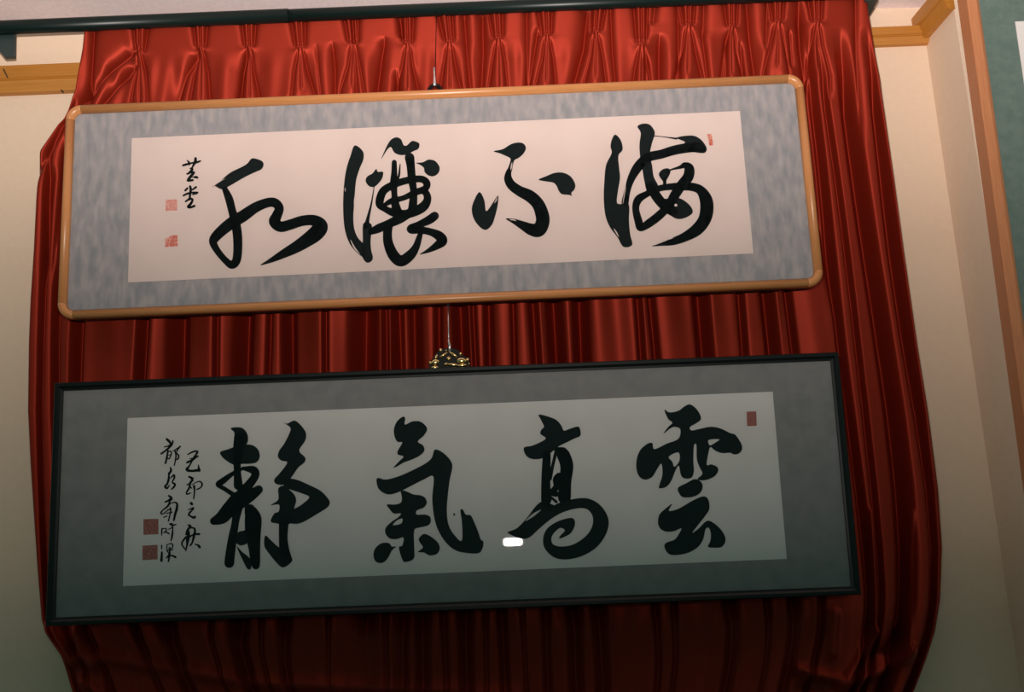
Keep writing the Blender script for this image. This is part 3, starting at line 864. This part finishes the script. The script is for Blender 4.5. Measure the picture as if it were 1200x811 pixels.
ink(Lf, PL, (570, 480, 4.268), strokes=[[(198, 556, 3), (235, 527, 13), (272, 502, 3)]], name='dry_brush_streak', mat='paper_grey', front=.0026)
seal(Lf, PL, [(168, 608.5), (185.5, 608), (185.5, 626), (168, 626.8)], 'seal_c')
seal(Lf, PL, [(167, 639.5), (184.5, 638.5), (184.5, 655.5), (167, 656.5)], 'seal_c')
seal(Lf, PL, [(875, 482.5), (886.2, 482), (886.8, 499), (875.6, 499.5)], 'seal_c')

# ---------------------------------------------------------------- hangers
# upper: black loop on the frame with a steel pin and a thin cord to the rail
hx, hz = U.at(509.5, 104, -.01)
hz = U.H - .004
bm = bmesh.new()
tube_into(bm, [(hx + .0155 * math.cos(a), .012, hz + .0235 * math.sin(a)) for a in np.linspace(-.15, math.pi + .15, 15)], .0042, 8)
bm_obj('hanger_loop', bm, 'black_metal', U.root, True)
loop_top = U.base + U.r * hx + U.u * (hz + .0235) - U.n * .012
rail_pt = np.array([loop_top[0] + .004, RY - .012, RZ - .013])
e1 = np.array(U.local(rail_pt))
s1 = np.array([hx, .012, hz + .0235])
tube('hanging_cord', [tuple(s1), tuple((s1 + e1) / 2), tuple(e1)], .0007, 'black_metal', U.root, 6)
bm = bmesh.new()
tube_into(bm, [tuple(s1 + np.array([0, -.002, k_])) for k_ in (-.004, .004, .022, .040)], [.0045, .0035, .0018, .0024], 8)
bm_obj('pin', bm, 'steel', U.root, True)

# lower: brass scroll fitting on the black frame and a steel wire from behind the upper frame
ox, _ = Lf.at(526.5, 430, -.012)
oz = Lf.H
# scroll parts
SC = .0019


def pt(dx_, dy_, y=.006):
    return (ox + dx_ * SC, y, oz + dy_ * SC)


def arcpts(cx, cy, r_, a0, a1, n=14, y=.006, ry=None):
    ry = ry or r_
    return [pt(cx + r_ * math.cos(a), cy + ry * math.sin(a), y) for a in np.linspace(math.radians(a0), math.radians(a1), n)]


plate = [(-21, -.5), (-22.5, 8), (-16.5, 12.5), (-14, 17.5), (-8, 21.5), (0, 23), (8, 21.5), (13.5, 17.5), (16.5, 12.5), (22.5, 10), (22.5, -.5)]
sh = prism('scroll_hanger', [pt(a_, b_, .004) for a_, b_ in plate], (0, .004, 0), 'black_metal', Lf.root, .0006)
for nm, cx_, cy_, rx_, rz_, rot in (('bead', -20.3, 6.8, 1.5, 1.5, 0), ('petal', -14.8, 7.4, 3.8, 2.3, 8), ('foot', -15.4, 1.4, 3.6, 1.6, 0), ('petal', -13.6, 13, 1.4, 2.4, -25),
                                    ('bead', -8.6, 20.4, 1.7, 1.7, 0), ('scroll_bar', -5.5, 14.8, 4.2, 1.2, 32), ('scroll_bar', 5.2, 14.8, 4.4, 1.2, -34), ('boss', 0, 10.8, 2.4, 1.6, 0),
                                    ('scroll_bar', 4.3, 3.7, 5.4, 1.4, -9), ('scroll_bar', -3.4, 4.6, 2.2, 1.2, 30), ('petal', 13.6, 8, 4.3, 2.4, -4), ('bead', 20.4, 8.6, 1.7, 1.7, 0),
                                    ('foot', 14.2, 2.5, 4.3, 1.5, 4), ('bead', 22, 3.7, 1.1, 1.1, 0), ('bead', 13, 15.4, 1.5, 1.5, 0), ('bead', -2.8, 19.6, 1.2, 1.0, 0)):
    bm = bmesh.new()
    Mx = Matrix.Translation(Vector(pt(cx_, cy_, .003))) @ Matrix.Rotation(-math.radians(rot), 4, 'Y') @ Matrix.Diagonal((rx_ * SC * 1.3, .005, rz_ * SC * 1.45, 1))
    bmesh.ops.create_uvsphere(bm, u_segments=12, v_segments=8, radius=1.0, matrix=Mx)
    bm_obj(nm, bm, 'brass', sh, True)
wb = Lf.base + Lf.r * (ox + .0005) + Lf.u * (oz + 22 * SC) - Lf.n * .006
wt = np.array([wb[0] - .001, 0, 0])
p_top = U.base + U.u * .05 - U.n * .034
wt = np.array([wb[0] - .002, p_top[1], p_top[2]])
w2 = tag(empty('steel_wire', wb), 'bright steel wire running from behind the wooden frame to the brass fitting', 'wire')
rel = wt - wb
tube('wire_strand', [(0, 0, 0), tuple(rel)], .0012, 'steel', w2, 6)
tube('wire_twist', [(.0015, 0, -.008), (.002, -.002, .006), (0, -.0015, .016), (0, 0, .024)], [.0032, .0028, .002, .0014], 'steel', w2, 8)

# ---------------------------------------------------------------- green matted picture on the right
YF = YR - .066
pl0 = un(1132.5, 0, 1, YF)
pl1 = un(1156.2, 200, 1, YF)
tiltR = .045
PR_ = Frame('framed_print', (0, 0, 0), 1, 1, tiltR, 0)
# place: bottom-left front corner follows the photo's edge
base_px = un(1218, 735, 1, YF + .06)
top_z, bot_z = 3.0, un(1200, 690, 1, YF)[2]
xl = (pl0[0] + pl1[0]) / 2
PW, PH = .72, (top_z - bot_z)
mid = un(1156.2, 200, 1, YF)
uv = np.array([0, -math.sin(tiltR), math.cos(tiltR)])
k = (bot_z - mid[2]) / uv[2]
base = np.array([xl + PW / 2, mid[1] + uv[1] * k, bot_z])
n_ = np.array([0, -math.cos(tiltR), -math.sin(tiltR)])
PR_.base, PR_.n, PR_.r, PR_.u = base, n_, np.array([1., 0, 0]), uv
y_ = -n_
PR_.root.matrix_world = Matrix(((1, y_[0], uv[0], base[0]), (0, y_[1], uv[1], base[1]), (0, y_[2], uv[2], base[2]), (0, 0, 0, 1)))
tag(PR_.root, 'print in reddish wooden frame with sage green mat on the wall right of the curtain', 'picture')
fwid = .0275
prof = [(0, .05), (0, 0), (-.003, -.003), (-.02, -.003), (-fwid, .002), (-fwid, .05)]
cs = [(PW / 2, 0), (PW / 2, PH), (-PW / 2, PH), (-PW / 2, 0)]
for i in range(4):
    j = (i + 1) % 4
    o = sweep('frame_rail', [(cs[i], ds[i]), (cs[j], ds[j])], prof, 'red_wood', PR_.root)
    o.data.polygons.foreach_set('use_smooth', [False] * len(o.data.polygons))
box('green_mat', -PW / 2 + .02, PW / 2 - .02, .008, .014, .02, PH - .02, 'mat_green', PR_.root)
a = PR_.at(1189.5, 25.5, -.007)
box('print_sheet', a[0], -a[0], .006, .0085, .12, a[1], 'white_paper', PR_.root)
box('backing_board', -PW / 2 + .006, PW / 2 - .006, .03, .052, .006, PH - .006, 'board', PR_.root)
